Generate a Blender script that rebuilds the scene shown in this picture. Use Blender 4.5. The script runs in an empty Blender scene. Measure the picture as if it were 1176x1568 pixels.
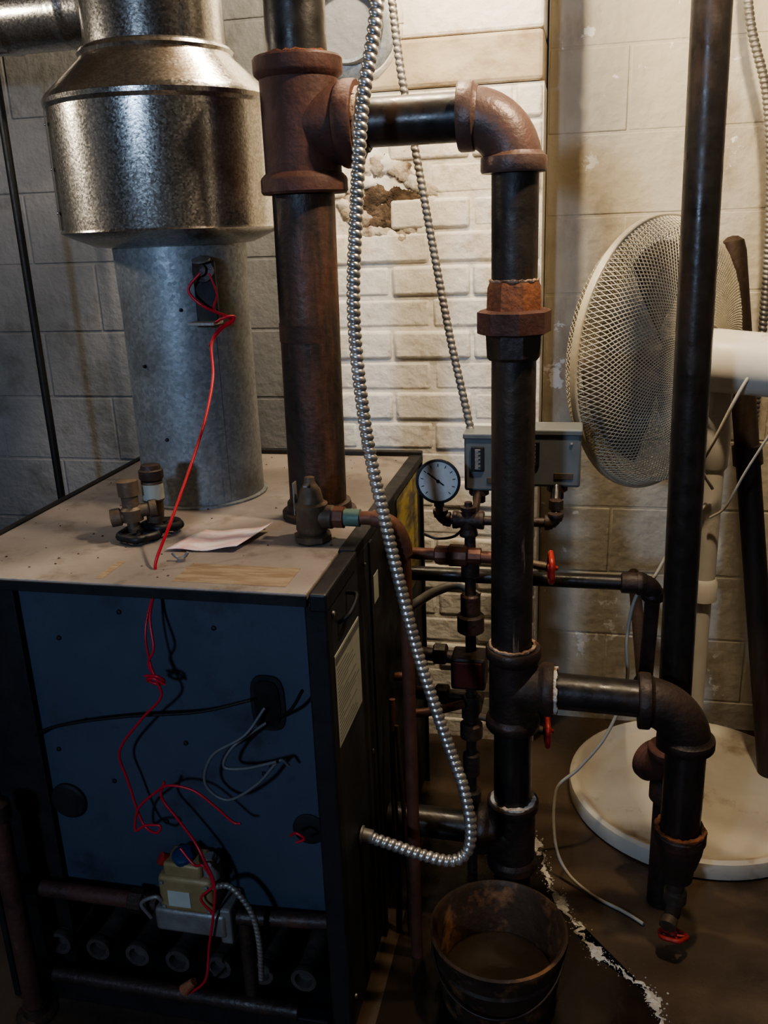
import bpy, bmesh, math, random
from mathutils import Vector, Matrix
random.seed(4)
S=bpy.context.scene
V=Vector
try:
    S.view_settings.view_transform='AgX'; S.view_settings.look='AgX - Medium High Contrast'
except Exception as e: print(e)
# ------------------------------------------------------------------ materials
def mat(name, cols, scale=8, detail=6, rough=(.4,.7), metal=0.0, bump=.2, bscale=None, stretch=(1,1,1),
        rust=None, spangle=False, rust2=None, bdist=.01):
    m=bpy.data.materials.new(name); m.use_nodes=True
    nt=m.node_tree; N=nt.nodes; L=nt.links
    b=N['Principled BSDF']
    tc=N.new('ShaderNodeTexCoord'); mp=N.new('ShaderNodeMapping'); mp.inputs['Scale'].default_value=stretch
    L.new(tc.outputs['Object'],mp.inputs['Vector'])
    if spangle:
        n=N.new('ShaderNodeTexVoronoi'); n.inputs['Scale'].default_value=scale
        fac=n.outputs['Color']
        sp=N.new('ShaderNodeSeparateColor'); L.new(fac,sp.inputs[0]); fac=sp.outputs[0]
    else:
        n=N.new('ShaderNodeTexNoise'); n.inputs['Scale'].default_value=scale; n.inputs['Detail'].default_value=detail
        n.inputs['Roughness'].default_value=.62
        fac=n.outputs['Fac']
    L.new(mp.outputs[0],n.inputs['Vector'])
    r=N.new('ShaderNodeValToRGB'); els=r.color_ramp.elements
    while len(els)<len(cols): els.new(.5)
    for e,(p,c) in zip(els,cols): e.position=p; e.color=(*c,1)
    L.new(fac,r.inputs[0]); col=r.outputs[0]
    for k,ru in enumerate([rust,rust2]):
        if not ru: continue
        rc,lo,hi,rs,rst=ru
        mp2=N.new('ShaderNodeMapping'); mp2.inputs['Scale'].default_value=rst; mp2.inputs['Location'].default_value=(3.1+k*7,1.7,5.3)
        L.new(tc.outputs['Object'],mp2.inputs['Vector'])
        n2=N.new('ShaderNodeTexNoise'); n2.inputs['Scale'].default_value=rs; n2.inputs['Detail'].default_value=8; n2.inputs['Roughness'].default_value=.65
        L.new(mp2.outputs[0],n2.inputs['Vector'])
        mr=N.new('ShaderNodeMapRange'); mr.inputs[1].default_value=lo; mr.inputs[2].default_value=hi
        L.new(n2.outputs['Fac'],mr.inputs[0])
        mx=N.new('ShaderNodeMix'); mx.data_type='RGBA'
        L.new(mr.outputs[0],mx.inputs[0]); L.new(col,mx.inputs[6]); mx.inputs[7].default_value=(*rc,1)
        col=mx.outputs[2]
    L.new(col,b.inputs['Base Color'])
    if spangle: # each zinc crystal gets its own roughness
        m3=N.new('ShaderNodeMapRange'); m3.inputs[3].default_value=rough[0]; m3.inputs[4].default_value=rough[1]
        L.new(sp.outputs[1],m3.inputs[0])
    else:
        n3=N.new('ShaderNodeTexNoise'); n3.inputs['Scale'].default_value=scale*2.3; n3.inputs['Detail'].default_value=5
        L.new(mp.outputs[0],n3.inputs['Vector'])
        m3=N.new('ShaderNodeMapRange'); m3.inputs[1].default_value=.3; m3.inputs[2].default_value=.7
        m3.inputs[3].default_value=rough[0]; m3.inputs[4].default_value=rough[1]
        L.new(n3.outputs['Fac'],m3.inputs[0])
    L.new(m3.outputs[0],b.inputs['Roughness'])
    b.inputs['Metallic'].default_value=metal
    if bump:
        n4=N.new('ShaderNodeTexNoise'); n4.inputs['Scale'].default_value=bscale or scale*4; n4.inputs['Detail'].default_value=6
        L.new(tc.outputs['Object'],n4.inputs['Vector'])
        bp=N.new('ShaderNodeBump'); bp.inputs['Strength'].default_value=bump; bp.inputs['Distance'].default_value=bdist
        L.new(n4.outputs['Fac'],bp.inputs['Height']); L.new(bp.outputs[0],b.inputs['Normal'])
    return m
def flat(name,c,rough=.5,metal=0): return mat(name,[(.3,tuple(x*.8 for x in c)),(.7,c)],scale=25,rough=(rough*.85,min(1,rough*1.15)),metal=metal,bump=.08)
m_black=mat('black_iron',[(.3,(.014,.012,.011)),(.7,(.034,.030,.028))],scale=14,rough=(.26,.5),metal=.15,bump=.08,bscale=60,rust=((.07,.042,.03),.52,.72,9,(1,1,.25)))
m_riser=mat('rusted_black_pipe',[(.3,(.018,.013,.011)),(.7,(.05,.034,.026))],scale=10,rough=(.45,.7),metal=.05,bump=.2,bscale=70,rust=((.15,.062,.036),.48,.66,13,(1,1,.16)),rust2=((.34,.16,.085),.60,.70,34,(1,1,.10)))
m_pipe2=mat('weathered_pipe',[(.3,(.015,.012,.010)),(.7,(.046,.035,.029))],scale=10,rough=(.38,.62),metal=.05,bump=.15,bscale=70,rust=((.095,.055,.038),.5,.7,12,(1,1,.2)),rust2=((.32,.23,.17),.63,.73,40,(1,1,.08)))
m_fit=mat('rusted_cast_fitting',[(.3,(.065,.026,.019)),(.7,(.115,.048,.035))],scale=7,rough=(.55,.8),metal=.05,bump=.2,bscale=90,rust=((.042,.021,.016),.5,.7,8,(1,1,1)),rust2=((.17,.085,.06),.6,.75,22,(1,1,.6)))
m_fitdk=mat('dark_cast_fitting',[(.3,(.022,.015,.012)),(.7,(.065,.040,.031))],scale=9,rough=(.4,.65),metal=.1,bump=.2,bscale=90,rust=((.11,.052,.033),.56,.72,10,(1,1,1)))
m_fitgr=mat('brown_grey_elbow',[(.3,(.10,.062,.052)),(.7,(.17,.112,.094))],scale=6,rough=(.32,.55),metal=.15,bump=.18,bscale=100,rust=((.13,.045,.03),.5,.66,6,(1,1,1)))
m_org=mat('orange_rust',[(.3,(.14,.045,.02)),(.7,(.36,.14,.06))],scale=30,rough=(.7,.9),bump=.4,bscale=150)
m_orgdk=mat('orange_rust_union',[(.3,(.12,.04,.02)),(.7,(.30,.115,.05))],scale=22,rough=(.55,.8),bump=.3,bscale=110,rust=((.04,.022,.017),.52,.68,14,(1,1,1)))
m_dope=mat('pipe_dope_white',[(.35,(.25,.16,.11)),(.55,(.7,.66,.6))],scale=35,rough=(.6,.9),bump=.5,bscale=150)
m_dopetan=mat('pipe_dope_tan',[(.35,(.16,.08,.045)),(.6,(.50,.36,.25))],scale=45,rough=(.6,.9),bump=.5,bscale=150)
m_galv=mat('galvanized_hood',[(.2,(.42,.405,.38)),(.8,(.58,.565,.53))],scale=280,rough=(.17,.27),metal=.96,bump=.04,bscale=160,spangle=True,rust=((.32,.27,.21),.5,.75,6,(1,1,1)))
m_galv2=mat('galvanized_flue',[(.2,(.25,.27,.28)),(.8,(.33,.35,.36))],scale=150,rough=(.42,.58),metal=.5,bump=.06,bscale=120,spangle=True,rust=((.16,.16,.15),.5,.75,8,(1,1,1)))
m_wallL=mat('painted_block_grey',[(.3,(.15,.155,.16)),(.7,(.235,.24,.25))],scale=3,rough=(.7,.95),bump=.4,bscale=55,rust=((.08,.077,.067),.53,.74,4,(1,1,1)))
m_wallR=mat('painted_block_cream',[(.3,(.50,.45,.35)),(.7,(.69,.64,.54))],scale=2.2,rough=(.6,.85),bump=.5,bscale=35,rust=((.32,.25,.17),.52,.70,4,(1,1,.5)),rust2=((.84,.82,.78),.64,.66,11,(1,1,1)))
m_brick=mat('painted_white_brick',[(.3,(.68,.64,.56)),(.7,(.82,.79,.73))],scale=6,rough=(.5,.8),bump=.65,bscale=32,rust=((.44,.35,.25),.56,.75,11,(1,1,1)),rust2=((.22,.15,.09),.68,.75,36,(1,1,1)))
m_dirt=mat('crumbled_masonry',[(.35,(.035,.022,.014)),(.65,(.17,.12,.08))],scale=22,rough=(.9,1),bump=1,bscale=60)
m_patch=mat('stained_patch',[(.35,(.30,.24,.17)),(.65,(.68,.62,.53))],scale=14,rough=(.8,1),bump=.9,bscale=45,rust=((.14,.09,.06),.54,.7,16,(1,1,1)))
m_floor=mat('stained_concrete_floor',[(.3,(.062,.042,.028)),(.7,(.115,.08,.053))],scale=3,rough=(.2,.48),bump=.15,bscale=30,rust=((.03,.021,.015),.52,.68,2.5,(1,1,1)))
m_wet=mat('wet_floor_film',[(.3,(.020,.015,.010)),(.7,(.038,.027,.019))],scale=5,rough=(.06,.26),bump=.12,bscale=20)
m_dark=mat('dark_plaster',[(.3,(.045,.036,.028)),(.7,(.09,.07,.053))],scale=4,rough=(.8,1),bump=.3)  # for the unseen right and front walls, kept dark to cut bounced light
m_ceil=mat('ceiling_boards',[(.3,(.04,.03,.02)),(.7,(.10,.07,.048))],scale=5,stretch=(1,8,1),rough=(.8,1),bump=.3)
m_lintel=mat('brown_lintel',[(.3,(.38,.31,.22)),(.7,(.56,.48,.37))],scale=5,stretch=(.5,1,2),rough=(.7,.95),bump=.4,bscale=40,rust=((.27,.2,.13),.53,.7,9,(.5,1,1)))  # lintel band set browner and darker than the brick around it
m_top=mat('dusty_jacket_top',[(.3,(.21,.18,.16)),(.7,(.30,.265,.24))],scale=5,rough=(.5,.8),bump=.1,bscale=80,rust=((.14,.11,.09),.54,.72,12,(1,1,1)))
m_blue=mat('blue_jacket_panel',[(.3,(.046,.058,.085)),(.7,(.062,.076,.108))],scale=4,rough=(.42,.62),bump=.04,bscale=90,rust=((.028,.031,.040),.55,.75,9,(1,1,1)))
m_blk=mat('black_jacket',[(.3,(.008,.008,.010)),(.7,(.018,.017,.018))],scale=8,rough=(.45,.7),bump=.08,bscale=70,rust=((.04,.03,.024),.6,.8,10,(1,1,1)))
m_side=mat('jacket_side',[(.3,(.016,.018,.023)),(.7,(.028,.030,.035))],scale=6,rough=(.38,.62),bump=.06,bscale=70,rust=((.05,.038,.03),.6,.8,10,(1,1,1)))
m_void=flat('void_black',(.006,.005,.005),.9)  # near-black: shade inside openings put into the colour; also ticks and needle
m_conduit=mat('armored_conduit',[(.3,(.50,.48,.44)),(.7,(.68,.66,.62))],scale=25,rough=(.26,.4),metal=.8,bump=.04)
m_conduit2=mat('dull_conduit',[(.3,(.2,.19,.17)),(.7,(.34,.32,.29))],rough=(.4,.6),metal=.6)
m_copper=mat('old_copper',[(.3,(.11,.05,.034)),(.7,(.22,.10,.064))],scale=14,rough=(.45,.65),metal=.35,bump=.12,rust=((.08,.04,.03),.5,.7,12,(1,1,.4)))
m_green=flat('verdigris_copper',(.16,.24,.19),.6,.3)
m_bronze=mat('aged_bronze',[(.3,(.075,.055,.04)),(.7,(.18,.135,.095))],scale=16,rough=(.45,.7),metal=.4,bump=.2)
m_red=flat('red_wire_insulation',(.58,.024,.04),.4)
m_redv=mat('red_valve_paint',[(.3,(.24,.02,.015)),(.7,(.42,.04,.03))],scale=20,rough=(.35,.6),bump=.1)
m_redbk=flat('red_plate',(.13,.018,.015),.6)
m_grey=mat('control_box_grey',[(.3,(.15,.165,.17)),(.7,(.20,.215,.22))],scale=9,rough=(.3,.45),metal=.2,bump=.04)
m_white=mat('aged_white_enamel',[(.3,(.60,.56,.48)),(.7,(.74,.71,.64))],scale=5,rough=(.35,.55),bump=.03,rust=((.4,.32,.24),.6,.78,16,(1,1,1)))
m_face=flat('gauge_face',(.72,.71,.67),.5)
m_paper=mat('pink_paper',[(.42,(.80,.72,.70)),(.6,(.70,.48,.48))],scale=14,stretch=(1,3,1),rough=(.7,.9),bump=.05)
m_lab=mat('printed_label',[(.3,(.36,.38,.33)),(.7,(.44,.45,.40))],scale=20,rough=(.4,.6),bump=.02)
m_print=flat('label_ink',(.16,.165,.15),.6)
m_labtop=mat('faded_yellow_label',[(.42,(.34,.27,.19)),(.58,(.25,.18,.12))],scale=38,stretch=(.4,2.2,1),rough=(.6,.8),bump=.05)
m_yel=mat('yellow_warning_label',[(.42,(.45,.34,.05)),(.6,(.10,.08,.03))],scale=18,stretch=(1,.6,2),rough=(.4,.6),bump=.02)
m_guard=flat('guard_wire_cream',(.60,.55,.44),.4,.15)
m_blade=flat('smoky_blade',(.15,.12,.09),.4)
m_tan=mat('tan_base',[(.3,(.54,.48,.38)),(.7,(.68,.64,.55))],scale=4,rough=(.35,.55),bump=.06,rust=((.35,.26,.18),.58,.72,7,(1,1,1)))
m_wood=mat('old_wood',[(.3,(.022,.014,.009)),(.7,(.055,.033,.021))],scale=8,stretch=(4,4,.6),rough=(.5,.8),bump=.3)
m_bucket=mat('rusty_bucket',[(.3,(.022,.014,.010)),(.7,(.07,.042,.024))],scale=8,rough=(.5,.8),metal=.1,bump=.35,rust=((.22,.11,.05),.52,.64,12,(1,1,1)))
m_ochre=mat('gas_valve_body',[(.3,(.22,.16,.07)),(.7,(.34,.26,.13))],scale=14,rough=(.45,.6),metal=.2,bump=.1)
m_bluecap=flat('blue_knob',(.02,.05,.13),.4)
m_alu=mat('cast_aluminium',[(.3,(.2,.19,.18)),(.7,(.32,.31,.3))],scale=14,rough=(.4,.6),metal=.5,bump=.15)
m_burner=mat('sooty_burner_metal',[(.3,(.05,.043,.038)),(.7,(.12,.105,.095))],scale=14,rough=(.5,.7),metal=.3,bump=.2)
m_eff=mat('efflorescence',[(.3,(.5,.46,.4)),(.7,(.88,.86,.8))],scale=60,rough=(.9,1),bump=.8)
m_cabw=flat('dirty_white_cable',(.5,.46,.38),.5)
m_cabk=flat('grey_cable',(.14,.14,.145),.5)
m_rod=flat('black_rod',(.012,.012,.012),.5)
# ------------------------------------------------------------------ builders
def group(name,loc=(0,0,0)):
    e=bpy.data.objects.new(name,None); e.empty_display_size=.05; e.location=loc; S.collection.objects.link(e); return e
def mk(name,parent,verts,faces,material,smooth=True,ang=40,bevel=0,seg=2):
    me=bpy.data.meshes.new(name); me.from_pydata([tuple(v) for v in verts],[],faces); me.validate(); me.update()
    me.materials.append(material)
    if smooth:
        me.polygons.foreach_set('use_smooth',[True]*len(me.polygons))
        me.set_sharp_from_angle(angle=math.radians(ang))
    o=bpy.data.objects.new(name,me); S.collection.objects.link(o)
    if parent: o.parent=parent; o.location=-V(parent.location)
    if bevel:
        b=o.modifiers.new('bevel','BEVEL'); b.width=bevel; b.segments=seg; b.limit_method='ANGLE'
    return o
def frame(d):
    d=V(d).normalized(); a=V((0,0,1)) if abs(d.z)<.9 else V((0,1,0))
    x=a.cross(d).normalized(); return x,d.cross(x),d
def lathe(name,parent,org,direc,prof,material,seg=40,phase=0,ang=35,caps=True):
    x,y,d=frame(direc); org=V(org); vs=[];fs=[]
    for s,r in prof:
        for i in range(seg):
            t=2*math.pi*i/seg+phase
            vs.append(org+d*s+(x*math.cos(t)+y*math.sin(t))*max(r,1e-5))
    n=len(prof)
    for j in range(n-1):
        for i in range(seg):
            k=(i+1)%seg
            fs.append((j*seg+i,j*seg+k,(j+1)*seg+k,(j+1)*seg+i))
    if caps and prof[0][1]>1e-4: fs.append(tuple(reversed(range(seg))))
    if caps and prof[-1][1]>1e-4: fs.append(tuple((n-1)*seg+i for i in range(seg)))
    return mk(name,parent,vs,fs,material,ang=ang)
def pipe(name,parent,p0,p1,r,material,seg=32):
    p0=V(p0);p1=V(p1); return lathe(name,parent,p0,p1-p0,[(0,r),((p1-p0).length,r)],material,seg)
def crom(pts,sub):
    P=[V(p) for p in pts]; P=[P[0]*2-P[1]]+P+[P[-1]*2-P[-2]]; out=[]
    for i in range(1,len(P)-2):
        a,b,c,d=P[i-1:i+3]
        for k in range(sub):
            t=k/sub
            out.append(.5*((2*b)+(c-a)*t+(2*a-5*b+4*c-d)*t*t+(3*b-a-3*c+d)*t**3))
    out.append(P[-2]); return out
def sweep(name,parent,path,rf,material,seg=12,ang=60):
    vs=[];fs=[]; n=len(path); s=0
    T=[(path[min(i+1,n-1)]-path[max(i-1,0)]).normalized() for i in range(n)]
    x,y,_=frame(T[0])
    for i in range(n):
        x=(x-T[i]*x.dot(T[i])).normalized(); y=T[i].cross(x)
        if i: s+=(path[i]-path[i-1]).length
        for j in range(seg):
            t=2*math.pi*j/seg; r=rf(s,t) if callable(rf) else rf
            vs.append(path[i]+(x*math.cos(t)+y*math.sin(t))*r)
    for i in range(n-1):
        for j in range(seg):
            k=(j+1)%seg; fs.append((i*seg+j,i*seg+k,(i+1)*seg+k,(i+1)*seg+j))
    fs.append(tuple(reversed(range(seg)))); fs.append(tuple((n-1)*seg+j for j in range(seg)))
    return mk(name,parent,vs,fs,material,ang=ang)
def wire(name,parent,pts,r,material,sub=8): return sweep(name,parent,crom(pts,sub),r,material,seg=8)
def resample(path,step):
    out=[path[0]]; acc=0
    for a,b in zip(path,path[1:]):
        L=(b-a).length; p=step-acc
        while p<=L:
            out.append(a.lerp(b,p/L)); p+=step
        acc=L-(p-step)
    return out
def flexcond(name,parent,pts,r,pitch,material):
    path=resample(crom(pts,20),pitch/6)
    return sweep(name,parent,path,lambda s,t:r*(1-.27*(.5-.5*math.cos(2*math.pi*s/pitch+t))**3),material,seg=16,ang=80)
def box(name,parent,lo,hi,material,bevel=.003,smooth=False,seg=2):
    x0,y0,z0=lo;x1,y1,z1=hi
    vs=[(x0,y0,z0),(x1,y0,z0),(x1,y1,z0),(x0,y1,z0),(x0,y0,z1),(x1,y0,z1),(x1,y1,z1),(x0,y1,z1)]
    fs=[(0,3,2,1),(4,5,6,7),(0,1,5,4),(1,2,6,5),(2,3,7,6),(3,0,4,7)]
    return mk(name,parent,vs,fs,material,smooth=smooth,bevel=bevel,seg=seg)
def elbow(name,parent,c,d1,d2,r,Lr,material,wb=.022,rb=1.16):
    c=V(c);d1=V(d1);d2=V(d2); ac=c+(d1+d2)*Lr
    path=[ac-(d2*math.cos(f)+d1*math.sin(f))*Lr for f in [math.pi/2*k/16 for k in range(17)]]
    sweep(name+'_body',parent,path,r,material,seg=36)
    for k,d in enumerate((d1,d2)):
        lathe(name+'_band_%d'%(k+1),parent,c+d*(Lr-wb*.55),d,[(-.008,r*.99),(-.003,r*1.05),(.0,r*rb*.985),(wb*.2,r*rb),(wb*.85,r*rb),(wb,r*rb*.96),(wb+.0005,r*.8)],material)
def tee(name,parent,c,axis,bd,r,h,Lb,material,rb=1.14,wb=.024,nb=None):
    c=V(c);axis=V(axis)
    R=r*rb
    lathe(name+'_run',parent,c-axis*h,axis,[(0,r*.8),(0,R*.96),(wb*.15,R),(wb*.85,R),(wb,R*.98),(wb+.008,r),(2*h-wb-.008,r),(2*h-wb,R*.98),(2*h-wb*.85,R),(2*h-wb*.15,R),(2*h,R*.96),(2*h,r*.8)],material,seg=48)
    if bd is not None:
        rr=nb or r; R2=rr*rb
        lathe(name+'_branch',parent,c,bd,[(0,rr),(r*.85,rr*1.06),(r*1.05,rr),(Lb-wb-.008,rr),(Lb-wb,R2*.97),(Lb-wb*.8,R2),(Lb-wb*.15,R2),(Lb,R2*.97),(Lb,rr*.8)],material,seg=48)
def ring(name,parent,c,d,r,w,material):
    x,y,dd=frame(d); n=48
    path=[V(c)+(x*math.cos(t)+y*math.sin(t))*r+dd*random.uniform(-.0012,.0012) for t in [2*math.pi*i/n for i in range(n+1)]]
    path[-1]=path[0]
    rs=[w*random.uniform(.6,1.25) for _ in range(400)]
    return sweep(name,parent,path,lambda s,t:rs[int(s/ .006)%399]*(1+.2*math.sin(3*t)),material,seg=8)
def masonry(name,x0,x1,z0,z1,yf,depth,bw,bh,gap,material,mort,bev,jit,skip=None,axis='y',inset=.006,par=None):
    vs=[];fs=[];row=0;z=z0
    while z<z1-.01:
        h=min(bh,z1-z); x=x0-(bw/2 if row%2 else 0)
        while x<x1-.005:
            a=max(x,x0)+gap/2; b=min(x+bw,x1)-gap/2
            if b-a>.015 and not(skip and skip((a+b)/2,z+h/2)):
                j=random.uniform(-jit,jit); k=len(vs); jj=lambda:random.uniform(-jit,jit)*.6
                a2,b2,c2,d2=a+jj()*.5,b+jj()*.5,z+gap/2+jj()*.5,z+h-gap/2+jj()*.5
                for (xx,zz) in((a2,c2),(b2,c2),(b2,d2),(a2,d2)): vs.append((xx,yf+j+jj()*.5,zz))
                for (xx,zz) in((a2,c2),(b2,c2),(b2,d2),(a2,d2)): vs.append((xx,yf+depth,zz))
                fs+=[(k,k+1,k+2,k+3),(k+4,k+7,k+6,k+5),(k,k+4,k+5,k+1),(k+1,k+5,k+6,k+2),(k+2,k+6,k+7,k+3),(k+3,k+7,k+4,k)]
            x+=bw
        z+=bh; row+=1
    if axis=='x': vs=[(v[1],v[0],v[2]) for v in vs]; fs=[tuple(reversed(f)) for f in fs]
    g=group(name)
    mk('blocks',g,vs,fs,material,smooth=True,ang=50,bevel=bev,seg=3)
    lo=(x0,yf+inset,z0);hi=(x1,yf+depth+.02,z1)
    if axis=='x': lo=(yf+inset,x0,z0);hi=(yf+depth+.02,x1,z1); lo,hi=(min(lo[0],hi[0]),lo[1],lo[2]),(max(lo[0],hi[0]),hi[1],hi[2])
    box('mortar_bed',g,lo,hi,mort,bevel=0)
    if par: g.parent=par
    return g
# ------------------------------------------------------------------ room
H=2.5; YP=2.37
box('floor',None,(-2.5,-1.6,-.1),(1.5,2.75,0),m_floor,bevel=0)
box('ceiling',None,(-2.5,-1.6,H),(1.5,2.75,H+.1),m_ceil,bevel=0)
wb=group('wall_back')
masonry('cream_block_section',-.11,1.45,-.111,H,2.54,.12,.405,.2025,.004,m_wallR,m_wallR,.004,.0012,inset=.002,par=wb)
masonry('grey_block_section',-2.45,-.73,-.19,H,2.5,.12,.405,.2025,.005,m_wallL,m_wallL,.004,.0012,inset=.0025,par=wb)
hole=lambda x,z: (abs(x+.52)<.10 and abs(z-1.565)<.07)
masonry('painted_brick_section',-.72,-.112,-.02,1.822,YP,.20,.215,.0838,.008,m_brick,m_brick,.009,.0048,skip=hole,inset=.006,par=wb)
box('lintel',wb,(-.72,YP-.006,1.824),(-.114,2.56,1.935),m_lintel,.010)
box('upper_panel',wb,(-.72,YP-.002,1.937),(-.114,2.56,H),m_brick,.008)
def blob(name,parent,c,sx,sy,sz,material,am=.13):
    vs=[];fs=[];seg=16;rg=10; q=[[random.uniform(-am,am) for _ in range(seg)] for _ in range(rg+1)]
    for i in range(rg+1):
        p=math.pi*i/rg
        for j in range(seg):
            t=2*math.pi*j/seg; k=1+q[i][j]*(0<i<rg)
            vs.append((c[0]+sx*k*math.sin(p)*math.cos(t),c[1]+sy*k*math.sin(p)*math.sin(t),c[2]+sz*k*math.cos(p)))
    for i in range(rg):
        for j in range(seg): fs.append((i*seg+j,(i+1)*seg+j,(i+1)*seg+(j+1)%seg,i*seg+(j+1)%seg))
    return mk(name,parent,vs,fs,material,ang=80)
hx,hz=-.50,1.560
for i in range(24):
    t=2*math.pi*i/24; rr=.094+random.uniform(-.012,.022)
    blob('patch_%d'%i,wb,(hx+math.cos(t)*rr*1.1,YP+.007,hz+math.sin(t)*rr*.88),random.uniform(.018,.036),.010,random.uniform(.016,.03),m_patch if i%3 else m_brick,.2)
for i in range(34):
    blob('rubble_%d'%i,wb,(hx+random.uniform(-.065,.065),YP+.009,hz+random.uniform(-.06,.055)),random.uniform(.016,.036),.008,random.uniform(.013,.028),m_dirt,.15)
masonry('wall_left',-1.6,2.7,-.19,H,-2.46,-.08,.405,.2025,.006,m_wallL,m_wallL,.004,.0012,axis='x',inset=-.003)
box('wall_right',None,(1.45,-1.6,0),(1.55,2.75,H),m_dark,bevel=0)
box('wall_front',None,(-2.5,-1.7,0),(1.5,-1.6,H),m_dark,bevel=0)
# ------------------------------------------------------------------ boiler
bx0,bx1,by0,by1,bz=-1.12,-.388,1.245,2.14,.95
B=group('gas_boiler',(-.75,1.7,0))
box('top_plate',B,(bx0,by0-0.006,bz-.014),(bx1-.03,by1,bz),m_top,.003)
box('top_front_lip',B,(bx0,by0-.008,bz-.022),(bx1-.03,by0-.004,bz-.003),m_blk,.001)
box('corner_cap',B,(bx1-.026,by0-.010,bz-.03),(bx1+.004,by0+.19,bz+.002),m_blk,.004)
box('top_rear_flange',B,(bx0,by1-.02,bz),(bx1,by1,bz+.012),m_blk,.002)
box('side_top_flange',B,(bx1-.03,by0+.19,bz-.016),(bx1,by1,bz+.004),m_blk,.002)
box('left_top_flange',B,(bx0-.006,by0,bz-.016),(bx0+.01,by1,bz+.004),m_blk,.002)
box('right_corner_post',B,(bx1-.038,by0,0),(bx1,by0+.03,bz-.02),m_blk,.004)
box('right_side_front_panel',B,(bx1-.012,by0+.028,.03),(bx1-.001,by0+.295,bz-.018),m_side,.002)
box('right_side_rear_panel',B,(bx1-.02,by0+.31,.03),(bx1-.007,by1,bz-.018),m_blk,.002)
box('side_seam_strip',B,(bx1-.01,by0+.292,.0),(bx1+.003,by0+.312,bz-.018),m_blk,.002)
box('rear_panel',B,(bx0,by1-.015,0),(bx1,by1-.002,bz),m_blk,.002)
box('left_panel',B,(bx0,by0,0),(bx0+.012,by1,bz-.015),m_blk,.002)
box('left_front_panel',B,(bx0+.01,by0+.06,.0),(-1.0,by0+.075,bz-.016),m_blk,.002)
box('base_rail',B,(bx0,by0+.01,0),(bx1-.05,by0+.04,.05),m_blk,.003)
pz0=.245
box('blue_panel',B,(-1.0,1.32,pz0),(-.42,1.334,bz-.015),m_blue,.002)
box('panel_lower_flange',B,(-1.0,1.305,pz0-.012),(-.42,1.334,pz0),m_blue,.002)
def disc(name,parent,c,sx,sz,material,th=.004):
    vs=[];n=28
    for y in (0,-th):
        for i in range(n):
            t=2*math.pi*i/n; sg=lambda q:math.copysign(abs(q)**.6,q)
            vs.append((c[0]+sx*sg(math.cos(t)),c[1]+y,c[2]+sz*sg(math.sin(t))))
    fs=[tuple(range(n)),tuple(reversed(range(n,2*n)))]+[(i,(i+1)%n,n+(i+1)%n,n+i) for i in range(n)]
    return mk(name,parent,vs,fs,material,ang=30)
disc('cutout_oval_rim',B,(-.53,1.3195,.70),.032,.055,m_blk)
disc('cutout_oval',B,(-.53,1.3165,.70),.024,.046,m_void)  # black disc on the panel face, painted as the shade inside the cutout
lathe('grommet_ring',B,(-.965,1.322,.445),(0,-1,0),[(0,.038),(.008,.038),(.012,.034),(.012,.024)],m_blk)
lathe('grommet_hole',B,(-.965,1.312,.445),(0,-1,0),[(0,.025),(.001,.025)],m_void)  # flat black disc standing in for the shaded depth of the hole
lathe('knockout_right',B,(-.47,1.32,.44),(0,-1,0),[(0,.032),(.003,.032),(.004,.029)],m_blk)
for i,(x,z) in enumerate([(-.55,.55),(-.535,.565),(-.97,.56),(-.76,.42),(-.9,.63),(-.62,.84),(-.80,.86),(-.93,.80),(-.7,.6),(-.86,.5)]):
    lathe('panel_screw_%d'%i,B,(x,1.32,z),(0,-1,0),[(0,.005),(.003,.004),(.004,.0)],m_blk,12)
box('burner_box_back',B,(-1.1,1.62,.02),(-.41,1.63,.3),m_void,0)
box('burner_shelf',B,(-1.1,1.34,.235),(-.41,1.62,.245),m_void,0)
box('base_pan',B,(-1.1,1.27,.02),(-.41,1.62,.03),m_blk,0)
for i in range(7):
    x=-1.02+i*.088
    sweep('burner_tube_%d'%i,B,crom([(x,1.30,.115),(x,1.36,.11),(x,1.60,.12)],6),.022,m_burner,seg=16)
    lathe('burner_mouth_%d'%i,B,(x,1.302,.115),(0,-1,0),[(0,.022),(.01,.027),(.02,.026),(.02,.018),(.004,.015)],m_burner,20)
pipe('gas_manifold',B,(-1.09,1.265,.055),(-.5,1.265,.055),.016,m_fitdk)
def slab(name,lo,hi,m): return box(name,B,lo,hi,m,.0006)
slab('rating_label',(bx1-.0005,1.272,.65),(bx1+.0012,1.435,.825),m_lab)
for k in range(20):
    e=1.29+.135*random.random() if k%5 else 1.40
    slab('label_print_row_%d'%k,(bx1+.001,1.28,.658+k*.0072),(bx1+.0014,max(1.31,e),.6605+k*.0072),m_print)
slab('rating_label_header',(bx1+.0008,1.275,.806),(bx1+.0018,1.432,.821),m_print)
slab('small_side_label',(bx1-.007,1.56,.78),(bx1-.0055,1.63,.84),m_lab)
slab('yellow_label',(bx1-.007,1.83,.65),(bx1-.0055,2.08,.925),m_yel)
slab('top_label',(-.66,1.262,.9495),(-.46,1.345,.9508),m_labtop)
slab('top_label_left',(-.80,1.258,.9495),(-.785,1.34,.9508),m_labtop)
wire('side_handle',B,[(bx1,1.31,.87),(bx1+.018,1.315,.885),(bx1+.02,1.36,.90),(bx1,1.37,.90)],.004,m_blk)
for i,(y,z) in enumerate([(1.28,.9),(1.5,.9),(1.28,.1),(1.5,.5)]):
    lathe('side_screw_%d'%i,B,(bx1,y,z),(1,0,0),[(0,.005),(.003,.004),(.004,0)],m_alu,10)
vs=[];fs=[]
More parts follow.
